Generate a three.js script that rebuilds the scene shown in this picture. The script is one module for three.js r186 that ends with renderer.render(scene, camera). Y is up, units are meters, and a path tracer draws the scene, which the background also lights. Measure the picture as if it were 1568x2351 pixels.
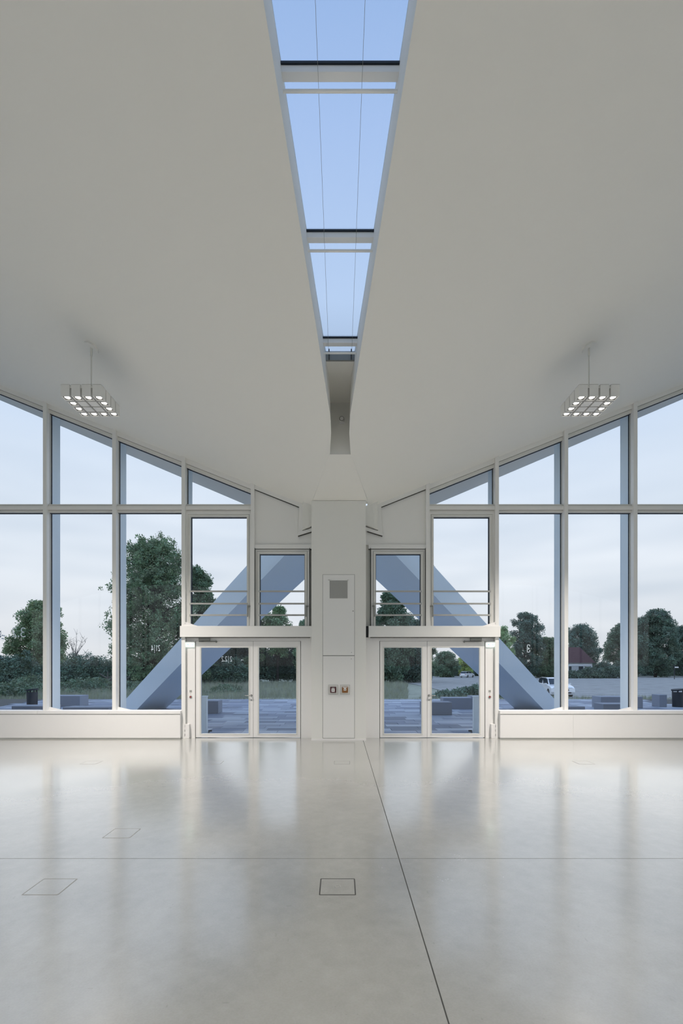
import * as THREE from 'three';
import { RoundedBoxGeometry } from 'three/addons/geometries/RoundedBoxGeometry.js';
import { mergeGeometries } from 'three/addons/utils/BufferGeometryUtils.js';
import { ImprovedNoise } from 'three/addons/math/ImprovedNoise.js';
import { TextGeometry } from 'three/addons/geometries/TextGeometry.js';
import { FontLoader } from 'three/addons/loaders/FontLoader.js';

// ---------------------------------------------------------------- camera, sky, exposure
// y up, metres. The glazed front of the hall stands at z = 0 and faces -z; the hall runs to z = 48.
const scene = new THREE.Scene();
const EYE = 1.72, EYE_Z = 11.1, FOCAL = 1110;                       // focal length for a 1568 x 2351 frame
const camera = new THREE.PerspectiveCamera(2 * Math.atan(2351 / 2 / FOCAL) * 180 / Math.PI, 1568 / 2351, 0.05, 1200);
camera.position.set(0, EYE, EYE_Z);
camera.lookAt(0, EYE, 0);
camera.setViewOffset(1568, 2351, 3, -349.5, 1568, 2351);            // shift lens, raised
scene.add(camera);

const renderer = new THREE.WebGLRenderer({ antialias: true });
renderer.toneMapping = THREE.LinearToneMapping;
renderer.toneMappingExposure = 1.0;
renderer.shadowMap.enabled = true;

const noise = new ImprovedNoise();
const SKY_GAIN = 1.05;
{ // dusk sky: pale near the horizon, clear blue above, thin streaks of cloud low down
  const W = 1024, H = 512, data = new Float32Array(W * H * 4), c = new THREE.Color(), d = new THREE.Color();
  const lin = (v) => Math.pow(Math.max(0, v / 255 + 0.055) / 1.055, 2.4);
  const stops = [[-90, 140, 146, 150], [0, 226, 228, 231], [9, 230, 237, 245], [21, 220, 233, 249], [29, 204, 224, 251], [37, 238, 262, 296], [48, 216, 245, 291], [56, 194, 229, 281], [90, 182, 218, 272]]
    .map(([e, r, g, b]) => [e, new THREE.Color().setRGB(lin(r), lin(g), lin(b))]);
  for (let j = 0; j < H; j++) {
    const el = ((j + 0.5) / H - 0.5) * 180;
    let k = 0; while (k < stops.length - 2 && el > stops[k + 1][0]) k++;
    c.lerpColors(stops[k][1], stops[k + 1][1], Math.min(1, Math.max(0, (el - stops[k][0]) / (stops[k + 1][0] - stops[k][0]))));
    for (let i = 0; i < W; i++) {
      const a = (i + 0.5) / W * Math.PI * 2, x = Math.cos(a) * 3, z = Math.sin(a) * 3;
      d.copy(c);
      if (el > 0) {
        const n = noise.noise(x * 1.3, el * 0.33, z * 1.3) * 0.6 + noise.noise(x * 3 + 7, el * 0.8, z * 3) * 0.4;
        const f = Math.exp(-((el - 9) ** 2) / 120) * n * 0.22;
        d.r *= 1 + f; d.g *= 1 + f * 0.8; d.b *= 1 + f * 0.6;
      }
      data.set([d.r * SKY_GAIN, d.g * SKY_GAIN, d.b * SKY_GAIN, 1], (j * W + i) * 4);
    }
  }
  const sky = new THREE.DataTexture(data, W, H, THREE.RGBAFormat, THREE.FloatType);
  sky.mapping = THREE.EquirectangularReflectionMapping; sky.magFilter = THREE.LinearFilter; sky.needsUpdate = true;
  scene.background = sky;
}
const LAMP = { colour: new THREE.Color('#fff7f0'), candela: 215 };

// ---------------------------------------------------------------- helpers
let seed = 20231;
const rnd = () => { seed = (seed + 0x6D2B79F5) | 0; let t = Math.imul(seed ^ (seed >>> 15), 1 | seed); t = (t + Math.imul(t ^ (t >>> 7), 61 | t)) ^ t; return ((t ^ (t >>> 14)) >>> 0) / 4294967296; };
const rr = (a, b) => a + (b - a) * rnd();
const taken = {};
function numbered(n) { const k = taken[n] = (taken[n] ?? -1) + 1; return k ? n + '_' + String(k).padStart(3, '0') : n; }
function tag(o, label, category, group, kind) {
  if (label) o.userData.label = label;
  if (category) o.userData.category = category;
  if (group) o.userData.group = group;
  if (kind) o.userData.kind = kind;
  return o;
}
function mesh(name, geo, m, parent = scene) {
  const o = new THREE.Mesh(geo, m); o.name = parent === scene ? numbered(name) : name;
  o.castShadow = o.receiveShadow = true; parent.add(o); return o;
}
function group(name, x = 0, y = 0, z = 0, turn = 0) {
  const g = new THREE.Group(); g.name = numbered(name); g.position.set(x, y, z); g.rotation.y = turn; scene.add(g); return g;
}
const struct = (name, label) => tag(group(name), label, null, null, 'structure');
const boxGeo = (x0, x1, y0, y1, z0, z1, r = 0) => {
  const w = Math.abs(x1 - x0), h = Math.abs(y1 - y0), d = Math.abs(z1 - z0);
  const g = r ? new RoundedBoxGeometry(w, h, d, 1, Math.min(r, w / 2.1, h / 2.1, d / 2.1)) : new THREE.BoxGeometry(w, h, d);
  return g.translate((x0 + x1) / 2, (y0 + y1) / 2, (z0 + z1) / 2);
};
const box = (name, x0, x1, y0, y1, z0, z1, m, parent, r) => mesh(name, boxGeo(x0, x1, y0, y1, z0, z1, r), m, parent);
const prismGeo = (pts, z0, z1) => new THREE.ExtrudeGeometry(new THREE.Shape(pts.map(([x, y]) => new THREE.Vector2(x, y))), { depth: z1 - z0, bevelEnabled: false }).translate(0, 0, z0);
const prism = (name, pts, z0, z1, m, parent) => mesh(name, prismGeo(pts, z0, z1), m, parent);
function rodGeo(a, b, r, seg = 8, r2 = r) {
  const A = new THREE.Vector3(...a), B = new THREE.Vector3(...b), d = B.clone().sub(A), g = new THREE.CylinderGeometry(r2, r, d.length(), seg);
  g.applyQuaternion(new THREE.Quaternion().setFromUnitVectors(new THREE.Vector3(0, 1, 0), d.normalize()));
  return g.translate((A.x + B.x) / 2, (A.y + B.y) / 2, (A.z + B.z) / 2);
}
const rod = (name, a, b, r, m, parent, seg) => mesh(name, rodGeo(a, b, r, seg), m, parent);
const plain = (g) => { const n = g.index ? g.toNonIndexed() : g; for (const k of Object.keys(n.attributes)) if (!['position', 'normal', 'uv'].includes(k)) n.deleteAttribute(k); return n; };
const merged = (list) => mergeGeometries(list.map(plain));
// hexahedron from 8 corners: bottom ring (4), top ring (4)
function hexGeo(b, t) {
  const q = [[b[3], b[2], b[1], b[0]], [t[0], t[1], t[2], t[3]], [b[0], b[1], t[1], t[0]], [b[1], b[2], t[2], t[1]], [b[2], b[3], t[3], t[2]], [b[3], b[0], t[0], t[3]]];
  const p = []; for (const [a, c, d, e] of q) p.push(...a, ...c, ...d, ...a, ...d, ...e);
  const g = new THREE.BufferGeometry(); g.setAttribute('position', new THREE.Float32BufferAttribute(p, 3)); g.computeVertexNormals();
  g.setAttribute('uv', new THREE.Float32BufferAttribute(new Float32Array(p.length / 3 * 2), 2)); return g;
}
// tiling noise texture of about `metres` a side
function tex(size, fn, srgb = true, repeat = 1) {
  const data = new Uint8Array(size * size * 4);
  for (let j = 0; j < size; j++) for (let i = 0; i < size; i++) { const [r, g, b] = fn(i / size, j / size); data.set([r, g, b, 255], (j * size + i) * 4); }
  const t = new THREE.DataTexture(data, size, size); t.wrapS = t.wrapT = THREE.RepeatWrapping; t.magFilter = THREE.LinearFilter; t.minFilter = THREE.LinearMipmapLinearFilter; t.generateMipmaps = true;
  if (srgb) t.colorSpace = THREE.SRGBColorSpace; t.repeat.set(repeat, repeat); t.needsUpdate = true; return t;
}
const lattice = new Float32Array(65536).map(() => rnd());
function tn(u, v, n, s = 0) { // tiling value noise, n cells round the tile
  const x = u * n, y = v * n, xi = Math.floor(x), yi = Math.floor(y), f = x - xi, g = y - yi, a = f * f * (3 - 2 * f), b = g * g * (3 - 2 * g);
  const L = (i, j) => { let h = Math.imul(((j % n) + n) % n + 1, 0x9E3779B1) ^ Math.imul(((i % n) + n) % n + 7, 0x85EBCA6B) ^ Math.imul(s + 3, 0xC2B2AE35); h ^= h >>> 15; h = Math.imul(h, 0x2C1B3C6D); h ^= h >>> 13; return lattice[h & 65535]; };
  return (L(xi, yi) * (1 - a) + L(xi + 1, yi) * a) * (1 - b) + (L(xi, yi + 1) * (1 - a) + L(xi + 1, yi + 1) * a) * b;
}
const fbm = (u, v, n, s, o = 5) => { let t = 0, w = 0.5, k = n; for (let i = 0; i < o; i++) { t += w * tn(u, v, k, s + i); w *= 0.5; k *= 2; } return t / (1 - Math.pow(0.5, o)); };
const span = (a, b, n) => Array.from({ length: n + 1 }, (_, i) => a + (b - a) * i / n);
const M = (o) => new THREE.MeshStandardMaterial(o), P = (o) => new THREE.MeshPhysicalMaterial(o);

// ---------------------------------------------------------------- materials
const plasterGrain = tex(256, (u, v) => { const t = 128 + 90 * (fbm(u, v, 24, 3, 4) - 0.5); return [t, t, t]; }, false);
const mat = {
  plaster: M({ color: '#e9e8e2', roughness: 0.92, bumpMap: plasterGrain, bumpScale: 0.0006 }),
  white: M({ color: '#ebeae6', roughness: 0.45 }),
  panel: M({ color: '#edebe8', roughness: 0.38 }),
  frame: M({ color: '#dddcd5', roughness: 0.4 }),
  rail: M({ color: '#b4b4af', roughness: 0.4 }),
  joint: M({ color: '#6e6e69', roughness: 0.9 }),
  groove: M({ color: '#4a4a46', roughness: 0.8 }),
  gasket: M({ color: '#15202c', roughness: 0.6 }),
  black: M({ color: '#14161a', roughness: 0.5 }),
  steel: M({ color: '#9b9b97', roughness: 0.35, metalness: 0.8 }),
  greyMetal: M({ color: '#8c8d88', roughness: 0.45, metalness: 0.3 }),
  grille: M({ color: '#a2a29d', roughness: 0.7 }),
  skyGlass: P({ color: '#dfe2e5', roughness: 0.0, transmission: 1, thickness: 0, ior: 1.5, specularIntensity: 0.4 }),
  glass: P({ color: '#fafbfc', roughness: 0.0, transmission: 1, thickness: 0, ior: 1.5, specularIntensity: 0.4 }),
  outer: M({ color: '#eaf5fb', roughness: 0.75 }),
  stone: M({ color: '#8f95a0', roughness: 0.85 }),
  bin: M({ color: '#2d3138', roughness: 0.6 }),
  bark: M({ color: '#2b2825', roughness: 0.95 }),
  greyBark: M({ color: '#6d6a66', roughness: 0.95 }),
  carWhite: P({ color: '#eceef0', roughness: 0.3, clearcoat: 1, clearcoatRoughness: 0.05 }),
  carSilver: P({ color: '#a9b4c2', roughness: 0.3, clearcoat: 1, clearcoatRoughness: 0.05, metalness: 0.4 }),
  carGlass: M({ color: '#27323d', roughness: 0.1 }),
  tyre: M({ color: '#17181a', roughness: 0.9 }),
  maroon: M({ color: '#4a0f16', roughness: 0.4 }), red: M({ color: '#a01722', roughness: 0.4 }), amber: M({ color: '#8f5f2c', roughness: 0.4 }),
  decal: M({ color: '#e6f2f8', roughness: 0.5 }),
};

// concrete floor: cloudy trowelled slab, polished
const floorColour = tex(1024, (u, v) => {
  const big = fbm(u, v, 3, 11, 4) - 0.5, mid = fbm(u, v, 12, 29, 5) - 0.5, fine = fbm(u, v, 96, 41, 3) - 0.5, sp = tn(u, v, 256, 5) > 0.985 ? -10 : 0;
  const t = 161 + 22 * big + 19 * mid + 9 * fine + sp + rr(-2.5, 2.5); return [t, t - 0.5, t - 7];
});
const floorRough = tex(1024, (u, v) => { const t = 62 + 12 * (fbm(u, v, 4, 71, 5) - 0.5) + 8 * (fbm(u, v, 40, 81, 3) - 0.5) + rr(-4, 4); return [t, t, t]; }, false);
mat.concrete = P({ map: floorColour, roughness: 1, roughnessMap: floorRough, ior: 2.0, clearcoat: 1, clearcoatRoughness: 0.14 });
mat.hatchRim = M({ color: '#8d8d88', roughness: 0.6 });

// ---------------------------------------------------------------- the hall: four saddle-shaped roof shells, low at the middle of each side
const A0 = 5.14, SLOPE_X = 0.39, SLOPE_Z = 0.32, HALF = 24, TWIST = -(SLOPE_X + SLOPE_Z) / HALF;
const roofY = (x, z) => { x = Math.abs(x); return A0 + SLOPE_X * x + SLOPE_Z * z + TWIST * x * z; };
const knots = [[-2, 0.63], [0.15, 0.63], [1.76, 0.20], [2.3, 0.165], [2.7, 0.175], [24, 2.66], [30, 2.66]];
const slotHalf = (z) => { let k = 0; while (k < knots.length - 2 && z > knots[k + 1][0]) k++; const [a, p] = knots[k], [b, q] = knots[k + 1]; return p + (q - p) * Math.max(0, (z - a) / (b - a)); };
function shellGeo(sx, sz) {
  const NX = 40, NZ = 60, pts = [], uv = [], idx = [], T = 0.14, EAVE = 1.2;
  const zs = []; for (let j = 0; j <= NZ; j++) zs.push(j < 24 ? -EAVE + (4.8 + EAVE) * j / 24 : 4.8 + (HALF - 4.8) * (j - 24) / (NZ - 24));
  for (const up of [0, 1]) for (let j = 0; j <= NZ; j++) for (let i = 0; i <= NX; i++) {
    const x0 = (HALF + EAVE) * i / NX, cap = HALF - slotHalf(HALF - x0), zf = zs[j] > 4.8 ? 4.8 + (zs[j] - 4.8) * (cap - 4.8) / (HALF - 4.8) : zs[j];
    const e = slotHalf(zf), x = e + (HALF + EAVE - e) * i / NX;
    pts.push(sx * x, roofY(x, zf) + up * T, sz > 0 ? zf : 2 * HALF - zf); uv.push(x, zf);
  }
  const W = NX + 1, L = W * (NZ + 1), q = (a, b, c, d) => (sx * sz > 0 ? idx.push(a, b, c, a, c, d) : idx.push(a, c, b, a, d, c));
  for (let j = 0; j < NZ; j++) for (let i = 0; i < NX; i++) { const a = j * W + i; q(a, a + 1, a + W + 1, a + W); q(L + a, L + a + W, L + a + W + 1, L + a + 1); }
  for (let i = 0; i < NX; i++) { q(i, L + i, L + i + 1, i + 1); const a = NZ * W + i; q(a, a + 1, L + a + 1, L + a); }
  for (let j = 0; j < NZ; j++) { const a = j * W, b = a + NX; q(a, a + W, L + a + W, L + a); q(b, L + b, L + b + W, b + W); }
  const g = new THREE.BufferGeometry(); g.setAttribute('position', new THREE.Float32BufferAttribute(pts, 3)); g.setAttribute('uv', new THREE.Float32BufferAttribute(uv, 2)); g.setIndex(idx);
  const n = plain(g); n.computeVertexNormals(); return n;
}
const shellNames = { '-1,1': 'white saddle-shaped ceiling shell left of the skylight', '1,1': 'white saddle-shaped ceiling shell right of the skylight', '-1,-1': 'ceiling shell behind on the left', '1,-1': 'ceiling shell behind on the right' };
for (const sz of [1, -1]) for (const sx of [-1, 1]) {
  const g = struct('ceiling', shellNames[sx + ',' + sz]);
  mesh('shell', shellGeo(sx, sz), mat.plaster, g);
}
// folded soffit between the shells above the column
{
  const g = struct('trim_1', 'sloping white soffit between the ceiling shells above the column');
  const Y = (x, z) => roofY(x, z) + 0.001;
  mesh('soffit', hexGeo([[-0.65, Y(0.63, 0), 0.05], [-0.212, Y(0.2, 1.76), 1.763], [0.212, Y(0.2, 1.76), 1.763], [0.65, Y(0.63, 0), 0.05]].map((p) => p),
    [[-0.65, Y(0.63, 0) + 0.14, 0.05], [-0.212, Y(0.2, 1.76) + 0.14, 1.763], [0.212, Y(0.2, 1.76) + 0.14, 1.763], [0.65, Y(0.63, 0) + 0.14, 0.05]]), mat.plaster, g);
}
// skylight: arm (local frame: runs along +z from the side of the hall to its middle)
const GLASS_UP = 0.76, armTop = (z) => A0 + SLOPE_Z * z + GLASS_UP;
function armWalls(parent) {
  const stops = [1.76, 2.3, 2.7, 3.03, ...span(4, 21, 17), 21.25];
  for (const s of [-1, 1]) for (let k = 0; k + 1 < stops.length; k++) {
    const a = stops[k], b = stops[k + 1], top = (z) => (z <= 3.03 ? 6.98 : armTop(z) + 0.05), lean = 0.03;
    const ring = (z, y, o) => [s * (slotHalf(z) + o), y, z];
    const low = (z, o) => roofY(slotHalf(z) + o, z) + (o ? 0.02 : 0.0005);
    mesh('upstand', hexGeo([ring(a, low(a, 0), 0), ring(b, low(b, 0), 0), ring(b, low(b, 0.14), 0.14), ring(a, low(a, 0.14), 0.14)],
      [ring(a, top(a), lean), ring(b, top(b), lean), ring(b, top(b), 0.14 + lean), ring(a, top(a), 0.14 + lean)]), mat.plaster, parent);
  }
  mesh('end_wall', boxGeo(-0.3, 0.3, roofY(0.2, 1.76) + 0.03, 6.95, 1.62, 1.762), mat.plaster, parent);
  mesh('soffit', boxGeo(-0.36, 0.36, 6.77, 6.93, 1.76, 3.03), mat.plaster, parent);
}
function armGlass(parent, a, b, dy = 0) {
  const w = (z) => slotHalf(z) + 0.09;
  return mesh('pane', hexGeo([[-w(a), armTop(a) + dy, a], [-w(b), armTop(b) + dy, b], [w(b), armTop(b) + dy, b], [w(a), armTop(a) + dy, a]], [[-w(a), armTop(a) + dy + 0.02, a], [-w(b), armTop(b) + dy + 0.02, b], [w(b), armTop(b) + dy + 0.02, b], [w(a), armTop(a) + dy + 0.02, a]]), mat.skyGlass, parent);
}
{
  const g = struct('window_1', 'long tapering skylight strip between the two ceiling shells');
  armWalls(g);
  const joints = []; for (let z = 3.35; z < 21; z += 1.405) joints.push(z);
  let last = 3.03;
  for (const z of joints) {
    const w = slotHalf(z) + 0.05, y = armTop(z);
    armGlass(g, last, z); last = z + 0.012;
    box('gasket', -w, w, y - 0.03, y - 0.008, z - 0.02, z + 0.02, mat.gasket, g);
    box('crossbar', -w, w, y - 0.105, y - 0.03, z - 0.085, z + 0.004, mat.white, g, 0.006);
    rod('tie_rod', [-w, y - 0.225, z - 0.06], [w, y - 0.225, z - 0.06], 0.017, mat.white, g, 14);
  }
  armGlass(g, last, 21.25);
  box('gutter_box', -0.34, 0.34, 6.775, 6.925, 3.03, 3.06, mat.greyMetal, g);
  for (const s of [-1, 1]) { // cables stretched under the glass
    const a = [s * 0.186, armTop(3.05) - 0.13, 3.07], b = [s * 0.262, armTop(9) - 0.13, 9];
    rod('cable', a, b, 0.0022, mat.greyMetal, g, 6);
    box('cable_clamp', s * 0.186 - 0.009, s * 0.186 + 0.009, 6.78, 6.95, 3.06, 3.085, mat.black, g);
  }
  for (let k = 1; k < 4; k++) { // the other arms of the cross, out of view
    const arm = new THREE.Group(); arm.name = 'skylight_arm'; g.add(arm);
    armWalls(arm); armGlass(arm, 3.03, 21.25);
    arm.position.set(0, 0, HALF); arm.rotation.y = k * Math.PI / 2; for (const c of arm.children) c.geometry.translate(0, 0, -HALF);
  }
  box('crown_pane', -2.95, 2.95, armTop(24) + 0.0, armTop(24) + 0.03, HALF - 2.95, HALF + 2.95, mat.glass, g);
}
{ // beam smoke detector on the end wall of the slot
  const d = group('smoke_detector', 0.03, 6.44, 1.76); tag(d, 'round white smoke detector on the end wall of the skylight slot', 'smoke detector');
  mesh('housing', new THREE.CylinderGeometry(0.05, 0.055, 0.05, 24).rotateX(Math.PI / 2).translate(0, 0, 0.025), mat.white, d);
  mesh('lens', new THREE.CylinderGeometry(0.034, 0.034, 0.012, 24).rotateX(Math.PI / 2).translate(0, 0, 0.053), mat.panel, d);
  mesh('bezel', new THREE.TorusGeometry(0.041, 0.006, 8, 28).translate(0, 0, 0.05), mat.greyMetal, d);
  box('bracket', -0.045, 0.045, -0.085, -0.05, 0, 0.03, mat.panel, d);
}

// floor: slabs of polished concrete parted by narrow joints
const floor = struct('floor', 'polished grey concrete floor in large slabs with sawn joints');
{
  const G = 0.004, xs = [-HALF, 0.52, HALF], zs = [-0.28, 6.82, 16.8, 26.8, 36.8, 48];
  for (let i = 0; i < 2; i++) for (let j = 0; j + 1 < zs.length; j++) {
    const x0 = xs[i] + (i ? G : 0), x1 = xs[i + 1] - (i ? 0 : G), z0 = zs[j] + (j ? G : 0), z1 = zs[j + 1] - G;
    const g = new THREE.BoxGeometry(x1 - x0, 0.2, z1 - z0).translate((x0 + x1) / 2, -0.1, (z0 + z1) / 2), p = g.attributes.position, uv = g.attributes.uv;
    for (let k = 0; k < p.count; k++) uv.setXY(k, p.getX(k) / 7, p.getZ(k) / 7);
    mesh('slab', g, mat.concrete, floor);
  }
  box('joint_bed', -HALF, HALF, -0.25, -0.007, -0.27, 48, mat.joint, floor);
  const hatch = (x, z, strong) => {
    const w = 0.134, t = strong ? 0.0045 : 0.003, m = strong ? mat.groove : mat.hatchRim, b = [];
    for (const s of [-1, 1]) b.push(boxGeo(x - w, x + w, 0, 0.0012, z + s * w - t, z + s * w + t), boxGeo(x + s * w - t, x + s * w + t, 0, 0.0012, z - w, z + w));
    const f = mesh('hatch_frame', merged(b), m, floor);
    const lid = new THREE.BoxGeometry(2 * w - 0.01, 0.0008, 2 * w - 0.01).translate(x, 0.0004, z), p = lid.attributes.position, uv = lid.attributes.uv;
    for (let k = 0; k < p.count; k++) uv.setXY(k, p.getX(k) / 7 + (strong ? 0.02 : 0), p.getZ(k) / 7);
    mesh('hatch_lid', lid, mat.concrete, f);
    if (strong) mesh('lifting_ring', new THREE.TorusGeometry(0.022, 0.0025, 6, 24).rotateX(Math.PI / 2).translate(x, 0.001, z), mat.grille, f);
  };
  hatch(-0.02, 7.36, true);
  for (const [x, z] of [[-2.24, 7.36], [-2.22, 6.18], [0.03, 2.65], [-2.2, 2.65], [-4.35, 2.65], [4.25, 2.65]]) hatch(x, z, false);
}

// ---------------------------------------------------------------- the glazed front
const wall = struct('wall_front', 'white post and beam framework of the glazed front');
const ROW = 2.03, PITCH = 1.605, HM = 0.0425;                        // posts
const Z_POST = -0.10, Z_GLASS = -0.26, SILL = 0.65, TR0 = 5.262, TR1 = 5.452;
const posts = []; for (let k = 0; ROW + PITCH * k < 23.6; k++) posts.push(ROW + PITCH * k);
let windowNo = 2;
const pane = (pts, parent, z = Z_GLASS) => prism('pane', pts, z - 0.012, z + 0.012, mat.glass, parent);
const sx = (s, pts) => pts.map(([x, y]) => [s * x, y]);
for (const s of [-1, 1]) {
  const side = s < 0 ? 'left' : 'right';
  for (const [k, x] of posts.entries()) {
    const y0 = k > 1 ? SILL - 0.01 : (k === 1 ? 0.0 : 2.6);
    const top = (e) => roofY(x + e, Z_POST) + 0.03;
    prism('post', sx(s, [[x - HM, y0], [x + HM, y0], [x + HM, top(HM)], [x - HM, top(-HM)]]), -0.225, Z_POST, mat.white, wall);
    // rear half of the post, stepped in with a dark web so that a line shows along it, and the fin outside
    prism('post_web', sx(s, [[x - HM + 0.008, y0], [x + HM - 0.008, y0], [x + HM - 0.008, top(HM)], [x - HM + 0.008, top(-HM)]]), -0.24, -0.225, mat.groove, wall);
    prism('post_rear', sx(s, [[x - HM - 0.004, y0], [x + HM + 0.004, y0], [x + HM + 0.004, top(HM)], [x - HM - 0.004, top(-HM)]]), -0.274, -0.24, mat.frame, wall);
    prism('gasket', sx(s, [[x - HM - 0.018, y0], [x + HM + 0.018, y0], [x + HM + 0.018, top(0) - 0.2], [x - HM - 0.018, top(0) - 0.2]]), -0.297, -0.274, mat.gasket, wall);
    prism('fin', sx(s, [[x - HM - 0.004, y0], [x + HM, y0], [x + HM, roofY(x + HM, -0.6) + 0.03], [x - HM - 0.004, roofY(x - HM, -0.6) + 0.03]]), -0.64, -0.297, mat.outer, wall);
  }
  // glazed bays from post to post
  for (let k = 0; k + 1 < posts.length; k++) {
    const a = posts[k] + HM, b = posts[k + 1] - HM, g = struct('window_' + windowNo++, k === 0 ? `window bay above the ${side} door` : `tall glazed bay ${k} on the ${side}, counted from the door`);
    const rf = (x, dy) => roofY(x, Z_GLASS) + dy;
    prism('head_trim', sx(s, [[a, rf(a, 0.03)], [b, rf(b, 0.03)], [b, rf(b, -0.085)], [a, rf(a, -0.085)]]), -0.24, -0.15, mat.white, g);
    prism('head_groove', sx(s, [[a, rf(a, -0.06)], [b, rf(b, -0.06)], [b, rf(b, -0.1)], [a, rf(a, -0.1)]]), -0.28, -0.2, mat.groove, g);
    prism('head_frame', sx(s, [[a, rf(a, -0.093)], [b, rf(b, -0.093)], [b, rf(b, -0.17)], [a, rf(a, -0.17)]]), -0.285, -0.185, mat.frame, g);
    prism('gasket', sx(s, [[a, rf(a, -0.168)], [b, rf(b, -0.168)], [b, rf(b, -0.182)], [a, rf(a, -0.182)]]), -0.285, -0.235, mat.gasket, g);
    pane(sx(s, [[a, TR1], [b, TR1], [b, rf(b, -0.17)], [a, Math.max(TR1 + 0.01, rf(a, -0.17))]]), g);
    box('transom', s * a, s * b, TR0 + 0.055, TR1 - 0.055, -0.28, -0.14, mat.white, g);
    for (const [y0, y1] of [[TR0, TR0 + 0.047], [TR1 - 0.047, TR1]]) box('transom_bead', s * a, s * b, y0, y1, -0.285, -0.175, mat.frame, g);
    box('transom_groove', s * a, s * b, TR0 + 0.03, TR1 - 0.03, -0.27, -0.19, mat.groove, g);
    box('gasket', s * a, s * b, TR0 - 0.012, TR0, -0.285, -0.235, mat.gasket, g);
    if (k > 0) pane(sx(s, [[a, SILL], [b, SILL], [b, TR0], [a, TR0]]), g);
    else sash(g, s, a, b, 2.6, TR0, 0.115, 0.1);
  }
  // small opening window between the column and the first post
  {
    const g = struct('window_' + windowNo++, `small opening window beside the column, above the ${side} door`);
    sash(g, s, 0.72, ROW - HM, 2.6, 4.4, 0.118, 0.112);
    for (const x of [0.705, ROW - HM - 0.006]) box('jamb_groove', s * (x - 0.006), s * (x + 0.006), 2.6, 4.42, -0.2, -0.12, mat.groove, wall);
  }
  box('jamb_strip', s * 0.5, s * 0.718, 2.6, 4.5, -0.3, -0.21, mat.frame, wall);
  // white boarded field over the small window, with its edge strips and the haunch of the shell
  const rt = (x) => roofY(x, -0.15);
  prism('infill_board', sx(s, [[0.56, 4.5], [ROW - HM, 4.5], [ROW - HM, rt(2) + 0.04], [0.56, rt(0.56) + 0.04]]), -0.3, -0.17, mat.white, wall);
  box('head_strip', s * 0.66, s * (ROW - HM), 4.405, 4.5, -0.3, -0.13, mat.white, wall);
  box('head_shadow_gap', s * 0.66, s * (ROW - HM), 4.395, 4.408, -0.26, -0.15, mat.groove, wall);
  prism('edge_strip', sx(s, [[0.86, rt(0.86) + 0.04], [ROW - HM, rt(2) + 0.04], [ROW - HM, rt(2) - 0.1], [0.95, rt(0.95) - 0.1], [0.985, 4.77], [0.87, 4.74]]), -0.17, -0.13, mat.white, wall);
  prism('shadow_gap', sx(s, [[0.95, rt(0.95) - 0.094], [ROW - HM, rt(2) - 0.096], [ROW - HM, rt(2) - 0.106], [0.96, rt(0.96) - 0.106]]), -0.17, -0.128, mat.groove, wall);
  prism('shadow_gap', sx(s, [[0.948, rt(0.95) - 0.1], [0.957, rt(0.95) - 0.1], [0.991, 4.77], [0.983, 4.77]]), -0.17, -0.128, mat.frame, wall);
  prism('haunch', sx(s, [[0.56, rt(0.56) + 0.04], [0.86, rt(0.86) + 0.04], [0.875, 4.82], [0.56, 4.95]]), -0.3, -0.03, mat.plaster, wall);
  prism('edge_strip', sx(s, [[0.56, 4.90], [0.98, 4.775], [0.98, 4.70], [0.56, 4.83]]), -0.17, -0.09, mat.white, wall);
  prism('shadow_gap', sx(s, [[0.63, 4.808], [0.98, 4.70], [0.98, 4.688], [0.63, 4.796]]), -0.17, -0.115, mat.groove, wall);
  // boxed beam over the doors
  box('door_beam', s * 0.655, s * 3.70, 2.348, 2.604, -0.3, -0.05, mat.white, wall, 0.006);
  box('beam_shadow_gap', s * 0.7, s * 3.6, 2.335, 2.352, -0.25, -0.1, mat.groove, wall);
  box('beam_end_dark_block', s * 0.5, s * 0.652, 2.345, 2.604, -0.3, -0.12, mat.black, wall);  // black block put in for the shade of the gap at the beam end
  // little corner pieces where the posts stand on beam and sill
  prism('corner_block', sx(s, [[3.30, 2.604], [3.60, 2.604], [3.60, 2.705]]), -0.2, -0.1, mat.panel, wall);
  // panel between door and glazing, and beside the column
  box('side_panel', s * 3.39, s * 3.62, 0, 2.345, -0.3, -0.19, mat.panel, wall);
  box('side_panel', s * 0.56, s * 0.915, 0, 2.345, -0.3, -0.17, mat.panel, wall);
  box('door_lintel', s * 0.9, s * 3.4, 2.262, 2.345, -0.3, -0.18, mat.panel, wall);
  box('panel_shadow_gap', s * 3.592, s * 3.604, 0.0, 2.345, -0.2, -0.185, mat.groove, wall);
  // cladding below the glazing
  const cuts = s < 0 ? [3.68, 8.2, 12.7, 17.2, HALF] : [3.68, 5.35, 8.2, 12.7, 17.2, HALF];
  for (let k = 0; k + 1 < cuts.length; k++) box('cladding_panel', s * (cuts[k] + 0.002), s * (cuts[k + 1] - 0.002), 0.03, 0.566, -0.02, 0, mat.panel, wall);
  box('cladding_core', s * 3.682, s * HALF, 0.0, 0.575, -0.3, -0.022, mat.frame, wall);
  box('cladding_return', s * 3.675, s * 3.682, 0.03, 0.575, -0.3, -0.002, mat.panel, wall);
  const scuts = s < 0 ? [3.665, 5.3, 6.95, 8.6, HALF] : [3.665, 8.2, HALF];
  for (let k = 0; k + 1 < scuts.length; k++) box('sill', s * (scuts[k] + 0.0015), s * (scuts[k + 1] - 0.0015), 0.578, SILL, -0.3, 0.012, mat.panel, wall, 0.005);
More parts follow.
